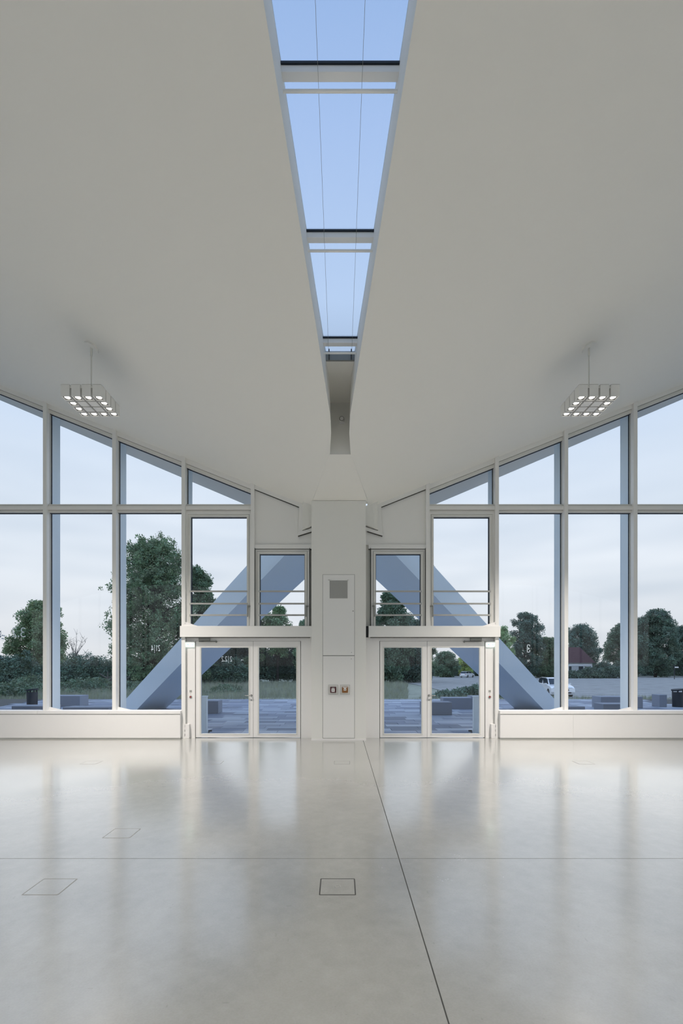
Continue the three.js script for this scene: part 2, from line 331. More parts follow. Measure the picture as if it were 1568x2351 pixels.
  for (let k = 2; k < 5; k++) prism('corner_block', sx(s, [[posts[k] - HM - 0.3, SILL], [posts[k] - HM, SILL], [posts[k] - HM, SILL + 0.07]]), -0.24, -0.2, mat.panel, wall);
  // low box beside the door
  box('socket_box', s * 3.50, s * 3.61, 0.0, 0.33, -0.19, -0.1, mat.panel, wall, 0.005);
}
function sash(g, s, a, b, y0, y1, fw, ft) {
  const z0 = -0.285;
  // fixed outer frame and opening leaf, parted by a shadow line
  const ring = (i, j, za, zb, m, name) => {
    const l = [boxGeo(s * (a + i), s * (a + j), y0, y1 - i, za, zb), boxGeo(s * (b - i), s * (b - j), y0, y1 - i, za, zb), boxGeo(s * (a + j), s * (b - j), y1 - i, y1 - j, za, zb)];
    mesh(name, merged(l), m, g);
  };
  ring(0, 0.045, z0, -0.17, mat.white, 'outer_frame');
  ring(0.045, 0.052, z0, -0.2, mat.groove, 'shadow_gap');
  ring(0.052, fw - 0.012, z0, -0.16, mat.frame, 'sash_frame');
  ring(fw - 0.012, fw, z0, -0.225, mat.gasket, 'gasket');
  pane(sx(s, [[a + fw, y0], [b - fw, y0], [b - fw, y1 - ft], [a + fw, y1 - ft]]), g);
  for (const y of [3.415, 3.128, 2.862]) { // safety rails across the opening
    box('rail', s * (a + fw - 0.03), s * (b - fw + 0.03), y - 0.02, y + 0.02, -0.155, -0.135, mat.rail, g, 0.004);
  }
  const hx = a + 0.075;
  const h = box('handle', s * (hx - 0.012), s * (hx + 0.012), 2.82, 3.08, -0.125, -0.105, mat.greyMetal, g, 0.006);
  box('handle_stem', s * (hx - 0.05), s * (hx + 0.012), 3.055, 3.085, -0.165, -0.115, mat.greyMetal, h, 0.004);
}

// doors: two double doors with unequal leaves
const font = await new FontLoader().loadAsync('fonts/droid/droid_sans_regular.typeface.json');
for (const s of [-1, 1]) {
  const side = s < 0 ? 'left' : 'right', g = struct('door_' + (s < 0 ? 1 : 2), `white glazed double door ${side} of the column`);
  const zf = -0.2;
  const leaf = (x0, x1, gx0, gx1, name) => {
    const l = merged([boxGeo(s * x0, s * gx0, 0.012, 2.256, -0.27, zf), boxGeo(s * gx1, s * x1, 0.012, 2.256, -0.27, zf), boxGeo(s * gx0, s * gx1, 0.012, 0.095, -0.27, zf), boxGeo(s * gx0, s * gx1, 2.107, 2.256, -0.27, zf)]);
    const f = mesh(name, l, mat.panel, g);
    prism('pane', sx(s, [[gx0, 0.095], [gx1, 0.095], [gx1, 2.107], [gx0, 2.107]]), -0.247, -0.223, mat.glass, f);
    // glazing bead standing a little proud
    const bd = 0.03;
    mesh('glazing_bead', merged([boxGeo(s * (gx0 - bd), s * gx0, 0.07, 2.132, zf, zf + 0.006), boxGeo(s * gx1, s * (gx1 + bd), 0.07, 2.132, zf, zf + 0.006), boxGeo(s * gx0, s * gx1, 2.107, 2.132, zf, zf + 0.006), boxGeo(s * gx0, s * gx1, 0.07, 0.095, zf, zf + 0.006)]), mat.frame, f);
    return f;
  };
  const small = leaf(0.93, 2.030, 1.027, 1.902, 'leaf'), main = leaf(2.036, 3.374, 2.14, 3.255, 'leaf');
  mesh('frame_shadow_gap', merged([boxGeo(s * 0.91, s * 0.932, 0, 2.262, -0.29, -0.235), boxGeo(s * 3.372, s * 3.395, 0, 2.262, -0.29, -0.235), boxGeo(s * 0.93, s * 3.374, 2.252, 2.27, -0.29, -0.235), boxGeo(s * 2.026, s * 2.04, 0.012, 2.256, -0.29, -0.235)]), mat.groove, g);
  // lever handle on the wide leaf
  const h = mesh('handle', rodGeo([s * 2.075, 0.99, zf], [s * 2.075, 0.99, zf + 0.055], 0.012), mat.steel, main);
  mesh('lever', rodGeo([s * 2.06, 0.99, zf + 0.055], [s * 2.215, 0.99, zf + 0.055], 0.0095), mat.steel, main);
  mesh('rose', new THREE.CylinderGeometry(0.026, 0.026, 0.008, 20).rotateX(Math.PI / 2).translate(s * 2.075, 0.99, zf + 0.004), mat.steel, main);
  mesh('lock_cylinder', new THREE.CylinderGeometry(0.014, 0.014, 0.008, 16).rotateX(Math.PI / 2).translate(s * 2.075, 0.885, zf + 0.004), mat.steel, main);
  // overhead closer
  const c = box('closer_body', s * 3.03, s * 3.29, 2.268, 2.335, -0.18, -0.125, mat.greyMetal, g, 0.006);
  box('closer_arm', s * 2.87, s * 3.29, 2.238, 2.254, -0.19, -0.14, mat.greyMetal, c, 0.004);
  rod('closer_pivot', [s * 2.89, 2.22, -0.165], [s * 2.89, 2.27, -0.165], 0.014, mat.greyMetal, c);
}

// writing stuck on the panes, read from outside, so mirrored from in here
function writing(name, label, text, x, y, h, z, narrow = 1) {
  const parts = [];
  const t = new TextGeometry(text, { font, size: h, depth: 0.002, curveSegments: 5 }); t.computeBoundingBox();
  const w = t.boundingBox.max.x; t.translate(-w / 2, 0, 0).scale(-narrow, 1, 1); parts.push(plain(t));
  const idx = parts[0].attributes.position; // mirrored: turn the triangles back
  for (let i = 0; i < idx.count; i += 3) for (const k of ['position', 'normal', 'uv']) { const a = parts[0].attributes[k]; for (let c = 0; c < a.itemSize; c++) { const v = a.array[(i + 1) * a.itemSize + c]; a.array[(i + 1) * a.itemSize + c] = a.array[(i + 2) * a.itemSize + c]; a.array[(i + 2) * a.itemSize + c] = v; } }
  parts[0].computeVertexNormals();
  const o = mesh(name, parts[0], mat.decal); o.position.set(x, y, z); return tag(o, label, 'lettering');
}
writing('glass_lettering', 'white mirrored number 3.2 on the leftmost pane', '3.2', -7.56, 2.36, 0.225, Z_GLASS - 0.016, 0.8);
writing('glass_lettering', 'white mirrored number 21|4 on the pane beside the left leg', '21|4', -4.34, 2.03, 0.14, Z_GLASS - 0.016, 0.5);
writing('glass_lettering', 'white mirrored number 2|2.2 on the left glass door', '2|2.2', -2.66, 1.785, 0.12, -0.251, 0.62);
writing('glass_lettering', 'tiny white mirrored mark right of the number on the left glass door', 're', -2.30, 1.80, 0.045, -0.251);
{ // bracket-shaped mark on the right-hand glazing
  const b = [boxGeo(-0.035, -0.022, -0.09, 0.09, 0, 0.002), boxGeo(-0.035, 0.035, 0.078, 0.092, 0, 0.002), boxGeo(-0.035, 0.035, -0.092, -0.078, 0, 0.002), boxGeo(0.022, 0.036, 0.05, 0.09, 0, 0.002), boxGeo(0.022, 0.036, -0.09, -0.035, 0, 0.002),
    prismGeo([[-0.008, -0.03], [0.03, 0.0], [-0.008, 0.03]], 0, 0.002)];
  const o = mesh('glass_lettering', merged(b), mat.decal); o.position.set(4.43, 2.09, Z_GLASS - 0.016); tag(o, 'white bracket and arrow mark on the pane beside the right leg', 'lettering');
}

// ---------------------------------------------------------------- the column
{
  const cx = -0.034, g = group('column', cx, 0, 0); tag(g, 'broad white column between the two double doors', 'column');
  const w = 0.614, zf = 0.19;
  mesh('shaft', prismGeo([[-w, 0.035], [w, 0.035], [w, roofY(w, 0.1) + 0.0], [-w, roofY(w, 0.1) + 0.0]], -0.3, zf), mat.plaster, g);
  box('base', -w - 0.004, w + 0.004, 0.0, 0.035, -0.3, zf + 0.006, mat.panel, g);
  const panel = (y0, y1, name) => {
    const p = box('access_panel', -0.355, 0.355, y0, y1, zf + 0.001, zf + 0.007, mat.white, g);
    p.userData.label = name;
    box('dark_gap_plate', -0.361, 0.361, y0 - 0.006, y1 + 0.006, zf, zf + 0.0015, mat.groove, p);  // dark plate stands in for the shade in the gap round the panel
    return p;
  };
  const up = panel(1.922, 3.74, 'upper flush access panel with a square loudspeaker grille'), low = panel(0.055, 1.905, 'lower flush access panel');
  box('loudspeaker_grille', -0.205, 0.2, 3.205, 3.61, zf + 0.006, zf + 0.012, mat.grille, up);
  mesh('grille_frame', merged([boxGeo(-0.225, 0.22, 3.61, 3.628, zf + 0.006, zf + 0.011), boxGeo(-0.225, 0.22, 3.187, 3.205, zf + 0.006, zf + 0.011), boxGeo(-0.225, -0.205, 3.187, 3.628, zf + 0.006, zf + 0.011), boxGeo(0.2, 0.22, 3.187, 3.628, zf + 0.006, zf + 0.011)]), mat.white, up);
  for (const [x, y, p, r] of [[0.325, 2.92, up, 0.012], [0.29, 1.985, up, 0.008], [0.285, 1.84, low, 0.008]]) mesh('lock', new THREE.CylinderGeometry(r, r, 0.008, 14).rotateX(Math.PI / 2).translate(x, y, zf + 0.01), mat.greyMetal, p);
}
function callPoint(x, colour, label, style) {
  const g = group('alarm_call_point', x, 1.148, 0.198); tag(g, label, 'alarm button');
  box('back_plate', -0.103, 0.103, -0.103, 0.103, 0, 0.008, mat.frame, g, 0.003);
  box('plate_frame', -0.108, 0.108, -0.108, 0.108, 0, 0.005, mat.grille, g);
  box('housing', -0.066, 0.066, -0.068, 0.064, 0.006, 0.05, colour, g, 0.008);
  if (style) { box('window', -0.038, 0.034, -0.048, 0.03, 0.05, 0.053, mat.white, g); mesh('button', new THREE.CylinderGeometry(0.01, 0.01, 0.008, 14).rotateX(Math.PI / 2).translate(-0.002, -0.009, 0.055), mat.black, g); box('caption', -0.03, 0.03, 0.04, 0.052, 0.05, 0.052, mat.grille, g); }
  else { box('window', -0.028, 0.028, -0.022, 0.03, 0.05, 0.053, mat.white, g); mesh('button', new THREE.CylinderGeometry(0.012, 0.012, 0.008, 14).rotateX(Math.PI / 2).translate(0, 0.002, 0.055), mat.greyMetal, g); box('caption', -0.05, 0.05, 0.042, 0.058, 0.05, 0.052, mat.white, g); mesh('house_mark', prismGeo([[-0.026, 0.03], [0.026, 0.03], [0, 0.05]], 0.05, 0.0535), mat.white, g); }
}
callPoint(-0.158, mat.maroon, 'square dark red alarm button on the column, left of the amber one', true);
callPoint(0.108, mat.amber, 'square amber alarm button on the column, right of the red one', false);

// exit signs and key switches on the panels beside the doors
for (const s of [-1, 1]) {
  const side = s < 0 ? 'left' : 'right';
  const e = group('exit_sign', s * 3.5, 2.175, -0.19); tag(e, `small lit exit sign beside the ${side} double door`, 'exit sign');
  box('housing', -0.098, 0.098, 0.052, 0.075, 0, 0.05, mat.panel, e);
  const glow = M({ color: '#f4fffb', emissive: '#eafff7', emissiveIntensity: 1.1, roughness: 0.4 }), green = M({ color: '#7fcfb2', emissive: '#8fe0c4', emissiveIntensity: 0.75, roughness: 0.4 });
  box('light_panel', -0.095, 0.095, -0.05, 0.05, 0.012, 0.03, glow, e, 0.003);
  // running figure, arrow and doorway in pale green
  const sg = merged([prismGeo([[-0.07, -0.03], [-0.058, -0.03], [-0.045, -0.006], [-0.03, -0.02], [-0.018, -0.02], [-0.034, 0.006], [-0.032, 0.022], [-0.05, 0.022], [-0.07, 0.004], [-0.064, 0.0], [-0.053, 0.008], [-0.053, -0.004]], 0.03, 0.0315),
    new THREE.CylinderGeometry(0.007, 0.007, 0.0015, 12).rotateX(Math.PI / 2).translate(-0.036, 0.032, 0.03075), boxGeo(-0.008, 0.0, -0.035, 0.04, 0.03, 0.0315), boxGeo(0.024, 0.06, -0.005, 0.005, 0.03, 0.0315), prismGeo([[0.05, -0.016], [0.078, 0], [0.05, 0.016]], 0.03, 0.0315)]);
  mesh('pictogram', sg, green, e);
  const pl = new THREE.PointLight('#e6fff5', 0.01); pl.position.set(0, 0, 0.05); pl.castShadow = true; pl.shadow.radius = 2; pl.name = 'exit_sign_light'; e.add(pl);
  const k = group('key_switch', s * 3.49, 0.985, -0.19); tag(k, `small door release switch beside the ${side} double door`, 'switch');
  mesh('plate', new THREE.CylinderGeometry(0.034, 0.034, 0.01, 24).rotateX(Math.PI / 2).translate(0, -0.03, 0.005), mat.grille, k);
  mesh('button', new THREE.CylinderGeometry(0.016, 0.016, 0.016, 18).rotateX(Math.PI / 2).translate(0, -0.025, 0.012), mat.red, k);
  box('pictogram', -0.028, 0.028, 0.075, 0.13, 0, 0.002, mat.grille, k);
  box('mark', -0.005, 0.006, 0.03, 0.055, 0, 0.002, mat.grille, k);
}

// ---------------------------------------------------------------- side and rear fronts (out of view), glazed like the one in front
for (const [n, rot] of [['wall_left', 1], ['wall_back', 2], ['wall_right', 3]]) {
  const g = struct(n, 'glazed side of the hall out of view'); g.position.set(0, 0, HALF); g.rotation.y = -rot * Math.PI / 2 * -1;
  const Z = -HALF - 0.15;
  for (const s of [-1, 1]) {
    box('sill_wall', s * 0.6, s * HALF, 0, SILL, Z - 0.15, Z + 0.15, mat.panel, g);
    for (let k = 0; k < 7; k++) {
      const x = 2.03 + k * 3.62, b = Math.min(HALF, x + 3.62);
      prism('post', sx(s, [[x - 0.05, SILL], [x + 0.05, SILL], [x + 0.05, roofY(x, 0)], [x - 0.05, roofY(x, 0)]]), Z - 0.1, Z + 0.1, mat.white, g);
      prism('pane', sx(s, [[x + 0.05, SILL], [b - 0.05, SILL], [b - 0.05, roofY(b, -0.15)], [x + 0.05, roofY(x, -0.15)]]), Z - 0.01, Z + 0.01, mat.glass, g);
    }
  }
  box('column', -2, 2, 0, roofY(0.6, 0), Z - 0.15, Z + 0.15, mat.plaster, g);
}

// ---------------------------------------------------------------- pendant lamps: four by four cubes, twelve of them lit
const lampGlow = M({ color: '#ffffff', emissive: '#fffaf0', emissiveIntensity: 1.25, roughness: 0.3 });
function pendant(x, z, label, grp, beam = 0.92) {
  const yb = 6.27 + (roofY(x, z) - roofY(4.4, 2.55)), g = group('pendant_lamp', x, yb, z); tag(g, label, 'pendant lamp', grp);
  const S = 0.18, C = 0.0745, H = 0.2;
  for (let i = 0; i < 4; i++) for (let j = 0; j < 4; j++) {
    const cx = (i - 1.5) * S, cz = (j - 1.5) * S, lit = i === 0 || i === 3 || j === 0 || j === 3;
    const wall4 = (t) => merged([boxGeo(cx - C, cx + C, 0, H, cz - C, cz - C + t), boxGeo(cx - C, cx + C, 0, H, cz + C - t, cz + C), boxGeo(cx - C, cx - C + t, 0, H, cz - C + t, cz + C - t), boxGeo(cx + C - t, cx + C, 0, H, cz - C + t, cz + C - t), boxGeo(cx - C, cx + C, H - 0.004, H, cz - C, cz + C)]);
    const m = mesh('spot_cube', lit ? wall4(0.011) : boxGeo(cx - C, cx + C, 0, H, cz - C, cz + C, 0.003), mat.white, g);
    if (lit) {
      box('black_baffle', cx - C + 0.011, cx + C - 0.011, 0.02, 0.024, cz - C + 0.011, cz + C - 0.011, mat.black, m);
      mesh('light_lens', new THREE.SphereGeometry(0.049, 20, 10, 0, Math.PI * 2, Math.PI / 2, Math.PI / 2).scale(1, 0.3, 1).translate(cx, 0.0195, cz), lampGlow, m);
    }
  }
  box('carrier_plate', -0.33, 0.33, H - 0.055, H - 0.02, -0.33, 0.33, mat.frame, g);
  const top = roofY(x, z) - yb;
  rod('rod', [0, H - 0.03, 0], [0, top - 0.04, 0], 0.0115, mat.frame, g, 12);
  rod('rod_sleeve', [0, top - 0.17, 0], [0, top - 0.02, 0], 0.02, mat.frame, g, 14);
  const can = mesh('ceiling_canopy', new THREE.CylinderGeometry(0.125, 0.125, 0.035, 8), mat.plaster, g);
  can.position.set(0, top - 0.016, 0);
  const e = 0.01, nx = -(roofY(x + e, z) - roofY(x - e, z)) / (2 * e), nz = -(roofY(x, z + e) - roofY(x, z - e)) / (2 * e);
  can.quaternion.setFromUnitVectors(new THREE.Vector3(0, 1, 0), new THREE.Vector3(nx, 1, nz).normalize());
  const l = new THREE.SpotLight(LAMP.colour, LAMP.candela, 0, beam, 0.85, 2); l.name = 'pendant_lamp_light'; l.position.set(0, -0.03, 0); l.target.position.set(0, -3, 0); l.castShadow = true; l.shadow.radius = 15; g.add(l, l.target);
}
pendant(-4.4, 2.55, 'white pendant lamp of small cubes with lit spots hanging on the left', 'pendant lamps');
pendant(4.4, 2.55, 'white pendant lamp of small cubes with lit spots hanging on the right', 'pendant lamps');
for (const [x, z, l] of [[-7, 9.6, 'beside the viewer on the left'], [7, 9.6, 'beside the viewer on the right'], [-4.4, 16.5, 'behind the viewer on the left'], [4.4, 16.5, 'behind the viewer on the right']]) pendant(x, z, 'added pendant lamp out of view, ' + l, 'pendant lamps', 1.2);  // unseen lamps added to raise the hall brightness, with a wider beam

// ---------------------------------------------------------------- outside: ground
const sm = (a, b, x) => { const t = Math.min(1, Math.max(0, (x - a) / (b - a))); return t * t * (3 - 2 * t); };
const landY = (x, z) => -0.14 - 0.75 * sm(-13, -28, z) - 0.65 * sm(-28, -115, z) + 0.05 * noise.noise(x * 0.15, z * 0.15, 3) * sm(-13, -18, z);
function landGeo(xs, zs, lift, keep) {
  const p = [], idx = [], uv = [], W = xs.length;
  for (const z of zs) for (const x of xs) { p.push(x, landY(x, z) + lift, z); uv.push(x / 5, z / 5); }
  for (let j = 0; j + 1 < zs.length; j++) for (let i = 0; i + 1 < W; i++) { if (keep && !keep((xs[i] + xs[i + 1]) / 2, (zs[j] + zs[j + 1]) / 2)) continue; const a = j * W + i; idx.push(a, a + W, a + 1, a + 1, a + W, a + W + 1); }
  const g = new THREE.BufferGeometry(); g.setAttribute('position', new THREE.Float32BufferAttribute(p, 3)); g.setAttribute('uv', new THREE.Float32BufferAttribute(uv, 2)); g.setIndex(idx); g.computeVertexNormals(); return g;
}
const grassTex = tex(512, (u, v) => { const a = fbm(u, v, 6, 201, 5), b = fbm(u, v, 60, 211, 3); const t = a * 0.6 + b * 0.4; return [118 + 56 * t, 123 + 54 * t, 110 + 48 * t]; });
const lotTex = tex(512, (u, v) => { const t = 150 + 46 * (fbm(u, v, 4, 231, 5) - 0.5) + 20 * (fbm(u, v, 64, 251, 2) - 0.5); return [t, t, t - 3]; });
mat.turf = M({ map: grassTex, roughness: 1 }); mat.lot = M({ map: lotTex, roughness: 0.95 });
{
  const land = struct('ground', 'rough grassland around the hall');
  mesh('turf', landGeo([...span(-420, -130, 6), ...span(-120, 140, 65), ...span(150, 420, 6)], [...span(420, 30, 6), ...span(0, -160, 80), ...span(-180, -420, 5)], 0), mat.turf, land);
  const lot = struct('car_park', 'grey car park surface right of the hall beyond the plaza');
  mesh('paving', landGeo(span(4, 170, 83), span(-24, -118, 47), 0.03, (x, z) => x > 9 + (z + 24) * -0.02 && !(z > -30 && x < 15) && !(z < -112 && x < 20)), mat.lot, lot);
}
// plaza pavers, mixed greys, bond in rows parallel to the front
{
  const plaza = struct('plaza', 'paved plaza of mixed grey-blue stone slabs outside the doors');
  box('bed', -26, 26, -0.16, -0.035, -13.2, -0.31, mat.groove, plaza);
  const tones = ['#7f8898', '#98a1ae', '#6b7484', '#a9b1bc', '#8b93a2', '#757f92'].map((c) => M({ color: c, roughness: 0.6 }));
  const geos = {}, rest = tones.map(() => []), list = [];
  for (let j = 0; j < 30; j++) {
    const z = -0.32 - j * 0.42; let x = -14 + rr(-0.6, 0);
    while (x < 14) { const w = [0.6, 0.9, 1.2][Math.floor(rnd() * 3)], t = Math.floor(rnd() * tones.length); list.push([x, z, w, t, (j < 14 && Math.abs(x + w / 2) > 0.7 && Math.abs(x + w / 2) < 5.2 + j * 0.25 ? 0 : 100) + j + Math.abs(x) * 0.2]); x += w; }
  }
  list.sort((a, b) => a[4] - b[4]);
  list.forEach(([x, z, w, t], n) => {
    const key = w, g0 = geos[key] ??= new RoundedBoxGeometry(w - 0.008, 0.06, 0.412, 1, 0.004), y = -0.05 + 0.002 * (n % 3);
    if (n < 300) { const o = mesh('paver', g0, tones[t], plaza); o.position.set(x + w / 2, y, z - 0.21); }
    else rest[t].push(new THREE.BoxGeometry(w - 0.008, 0.06, 0.412).translate(x + w / 2, y, z - 0.21));
  });
  for (const [t, l] of rest.entries()) if (l.length) tag(mesh('far_pavers', merged(l), tones[t], plaza), null, null, null, 'stuff');
}

// ---------------------------------------------------------------- outside: raking legs that carry the low points of the roof
for (const s of [-1, 1]) {
  const B0 = new THREE.Vector3(-7.66, 0, -7.08), B1 = new THREE.Vector3(-0.5, 5.37, -1.0), H = 0.85, nx = 0.647, nz = -0.762;
  const at = (t, up, w) => { const b = B0.clone().lerp(B1, t); return [-s * Math.min(-0.012, b.x + nx * w), b.y + up, b.z + nz * w]; };
  const w0 = 1.25, w1 = 1.66, t0 = -0.17, t1 = 0.942;
  const ring = (up) => [at(t0, up, 0), at(t0, up, w0 - 0.06), at(t1, up, w1), at(t1, up, 0)];
  const g = group('raking_leg'); tag(g, s < 0 ? 'white raking concrete leg outside the left windows' : 'white raking concrete leg outside the right windows', 'concrete leg', 'raking legs outside the front');
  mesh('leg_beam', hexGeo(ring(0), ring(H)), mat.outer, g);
}
// ---------------------------------------------------------------- outside: furniture of the plaza
function bench(x0, x1, z, d, label, h = 0.44) { const o = mesh('stone_bench', new RoundedBoxGeometry(x1 - x0, h, d, 2, 0.015), mat.stone); o.position.set((x0 + x1) / 2, h / 2 - 0.02, z - d / 2); tag(o, label, 'bench', 'stone blocks on the plaza'); }
bench(2.81, 3.82, -5.4, 0.6, 'front stone block seen through the right door');
bench(3.99, 5.12, -7.6, 0.6, 'stone block behind the front one, seen through the right door');
bench(5.3, 6.1, -8.6, 0.5, 'stone block at the right edge of the right door');
bench(-5.35, -4.3, -5.95, 0.6, 'stone block seen through the left door');
bench(-12.2, -10.72, -8.8, 0.7, 'stone block beyond the low ones, in the second window from the left');
bench(-8.5, -7.1, -3.7, 0.6, 'low stone block nearest the glass in the second window from the left', 0.42);
bench(-10.2, -9.0, -3.9, 0.6, 'stone block right of the litter bin in the leftmost window');
bench(10.25, 11.9, -7.9, 0.7, 'tall stone block in the second window from the right', 0.46);
bench(8.6, 9.7, -4.7, 0.6, 'low stone block in the second window from the right, before the tall one');
bench(6.9, 7.5, -3.7, 0.6, 'stone block behind the post of the second window from the right');
bench(12.95, 13.25, -8.5, 0.5, 'narrow stone block beside the litter bin on the right', 0.5);
function litterBin(x, z, label) {
  const g = group('litter_bin', x, -0.02, z); tag(g, label, 'litter bin', 'litter bins');
  mesh('drum', new THREE.CylinderGeometry(0.2, 0.19, 0.6, 24).translate(0, 0.3, 0), mat.bin, g);
  mesh('hood', new THREE.CylinderGeometry(0.23, 0.22, 0.06, 24).rotateZ(0.12).translate(0, 0.7, 0), mat.bin, g);
  for (const a of [0.6, 2.2, 3.8, 5.4]) mesh('hood_post', new THREE.BoxGeometry(0.03, 0.12, 0.03).translate(Math.cos(a) * 0.17, 0.64, Math.sin(a) * 0.17), mat.bin, g);
}
litterBin(-12.55, -8.6, 'dark round litter bin outside the leftmost window');
litterBin(13.75, -8.6, 'dark round litter bin outside the rightmost window');
for (const s of [-1, 1]) { // short posts beside the doors
  const g = group('bollard', s * 3.42, -0.03, -1.1); tag(g, s < 0 ? 'pale square post outside the left double door' : 'pale square post outside the right double door', 'bollard', 'posts outside the doors');
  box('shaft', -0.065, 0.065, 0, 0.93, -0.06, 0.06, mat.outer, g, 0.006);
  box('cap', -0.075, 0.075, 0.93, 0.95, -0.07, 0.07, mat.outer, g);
  const b = box('door_stop', -s * 0.14 - 0.045, -s * 0.14 + 0.045, 0.05, 0.09, -0.02, 0.02, mat.black, g, 0.01);
  box('door_stop_foot', -s * 0.11 - 0.02, -s * 0.11 + 0.02, 0, 0.06, -0.015, 0.015, mat.steel, b);
}

// ---------------------------------------------------------------- outside: trees
const spray = (() => { // a twig end with a dozen leaves
  const p = [], n = [], v = new THREE.Vector3(), q = new THREE.Quaternion(), e = new THREE.Euler();
  for (let i = 0; i < 14; i++) {
    const c = new THREE.Vector3(rr(-1, 1), rr(-1, 1), rr(-1, 1)); if (c.length() > 1) c.normalize().multiplyScalar(rr(0.5, 1));
    q.setFromEuler(e.set(rr(-1.2, 1.2), rr(0, 6.3), rr(-1, 1)));
    const L = rr(0.26, 0.42), w = L * 0.5, k = [[0, 0, -L], [w, 0.05, 0], [0, 0, L], [-w, 0.05, 0]].map((a) => v.set(...a).applyQuaternion(q).add(c).toArray());
    p.push(...k[0], ...k[1], ...k[2], ...k[0], ...k[2], ...k[3]);
  }
  const g = new THREE.BufferGeometry(); g.setAttribute('position', new THREE.Float32BufferAttribute(p, 3)); g.computeVertexNormals(); return g;
})();
mat.leaf = P({ color: '#ffffff', roughness: 0.8, transmission: 0.25, thickness: 0, side: THREE.DoubleSide });
function leaves(parent, name, spots, size, tint, vary = 0.25) {
  const o = new THREE.InstancedMesh(spray, mat.leaf, spots.length), m = new THREE.Matrix4(), q = new THREE.Quaternion(), e = new THREE.Euler(), c = new THREE.Color(), base = new THREE.Color(tint).multiplyScalar(3.4);
  spots.forEach((s, i) => {
    const k = size * rr(0.7, 1.3); q.setFromEuler(e.set(rr(-3, 3), rr(-3, 3), rr(-3, 3)));
    m.compose(new THREE.Vector3(...s), q, new THREE.Vector3(k, k * 0.8, k)); o.setMatrixAt(i, m);
    const f = 1 + rr(-vary, vary); c.copy(base); c.r *= f * rr(0.85, 1.15); c.g *= f; c.b *= f * rr(0.9, 1.1); o.setColorAt(i, c);
  });
  o.name = name; o.castShadow = o.receiveShadow = true; o.userData.kind = 'stuff'; parent.add(o); return o;
}
function limb(a, b, r0, r1, sag = 0) {
  const A = new THREE.Vector3(...a), B = new THREE.Vector3(...b), c = A.clone().lerp(B, 0.5).add(new THREE.Vector3(rr(-1, 1) * sag, rr(0, 1) * sag, rr(-1, 1) * sag));
  const curve = new THREE.QuadraticBezierCurve3(A, c, B), N = 5, out = []; let p = A;
  for (let i = 1; i <= N; i++) { const q = curve.getPoint(i / N), f = (i - 1) / N, h = i / N; out.push(rodGeo(p.toArray(), q.toArray(), r0 + (r1 - r0) * f, 6, r0 + (r1 - r0) * h)); p = q; }
  return merged(out);
}
function tree(name, label, x, z, H, hw, o = {}) {
  const { tint = '#3f4d3c', n = 2200, size = 0.5, low = 0.16, blobs = 40, bark = mat.bark, lean = 0, grp = 'trees beyond the plaza', loose = 0.0, top = 0.75 } = o;
  const gy = landY(x, z) - 0.1, g = group(name, x, gy, z); tag(g, label, 'tree', grp);
  const h = H - gy, limbs = [limb([0, 0, 0], [lean, h * 0.72, 0], Math.max(0.12, h * 0.021), h * 0.006, 0.25)], spots = [], cs = [];
  const mid = 0.44, yl = h * low, yh = h - yl;
  for (let b = 0; b < blobs; b++) { // boughs set round an egg-shaped crown
    const q = (b + 0.5 + rr(-0.4, 0.4)) / blobs, k = q < mid ? (q - mid) / (mid + 0.12) : (q - mid) / (1 - mid), prof = Math.sqrt(Math.max(0.03, 1 - k * k)), a = b * 2.4 + rr(-0.6, 0.6);
    const br = hw * rr(0.2, 0.36) * (0.65 + 0.35 * prof), rad = Math.max(0, hw * prof * rr(0.7, 1.08) - br * 0.75) * (b % 4 === 3 ? 0.35 : 1);
    cs.push([lean * q + Math.cos(a) * rad, Math.min(yl + yh * q, h - br * 0.9), Math.sin(a) * rad, br]);
  }
  for (const [cx, cy, cz, br] of cs) {
    const t = Math.max(0.12, Math.min(0.68, cy / h - 0.12));
    limbs.push(limb([lean * t, h * t, 0], [cx, cy, cz], h * 0.009, h * 0.002, 0.5));
    for (let k = 0; k < 3; k++) limbs.push(limb([cx, cy, cz], [cx + rr(-1, 1) * br, cy + rr(-0.2, 1) * br, cz + rr(-1, 1) * br], h * 0.003, h * 0.001, 0.2));
    const m = Math.round(n / cs.length * Math.pow(br / (hw * 0.26), 1.6));
    for (let i = 0; i < m; i++) {
      const u = rr(-1, 1), a = rr(0, 6.283), r = br * (0.25 + 0.9 * Math.pow(rnd(), 0.7)) * (1 + loose * rr(-0.2, 0.45)) * (rnd() < 0.08 ? 1.3 : 1), w = Math.sqrt(1 - u * u);
      const px = cx + Math.cos(a) * w * r, py = cy + u * r * 0.85, pz = cz + Math.sin(a) * w * r;
      if (noise.noise(px * 0.9 + x, py * 0.9, pz * 0.9) < -0.25 + 0.3 * loose) continue;
      if (py > 0.2) spots.push([px, py, pz]);
    }
  }
  mesh('trunk', merged(limbs), bark, g);
  leaves(g, 'foliage', spots, size, tint);
  return g;
}
tree('poplar_tree', 'tall loose-crowned tree in the third window from the left', -23.2, -48.9, 17.2, 5.6, { n: 10500, size: 0.36, blobs: 64, low: 0.1, loose: 0.75, tint: '#44533f', top: 0.9 });
tree('poplar_tree', 'tall tree right of the tallest one, seen over the left door', -18.9, -53, 14.6, 3.0, { n: 3200, size: 0.42, low: 0.1, tint: '#3f4f3c' });
tree('round_tree', 'round-crowned tree in the leftmost window', -43.4, -58.9, 10.8, 4.1, { n: 3600, size: 0.46, low: 0.08, tint: '#4a5840' });
tree('dark_tree', 'dark bluish tree at the left edge of the leftmost window', -53.5, -60, 10.0, 3.2, { n: 2600, size: 0.45, low: 0.05, tint: '#34424a' });
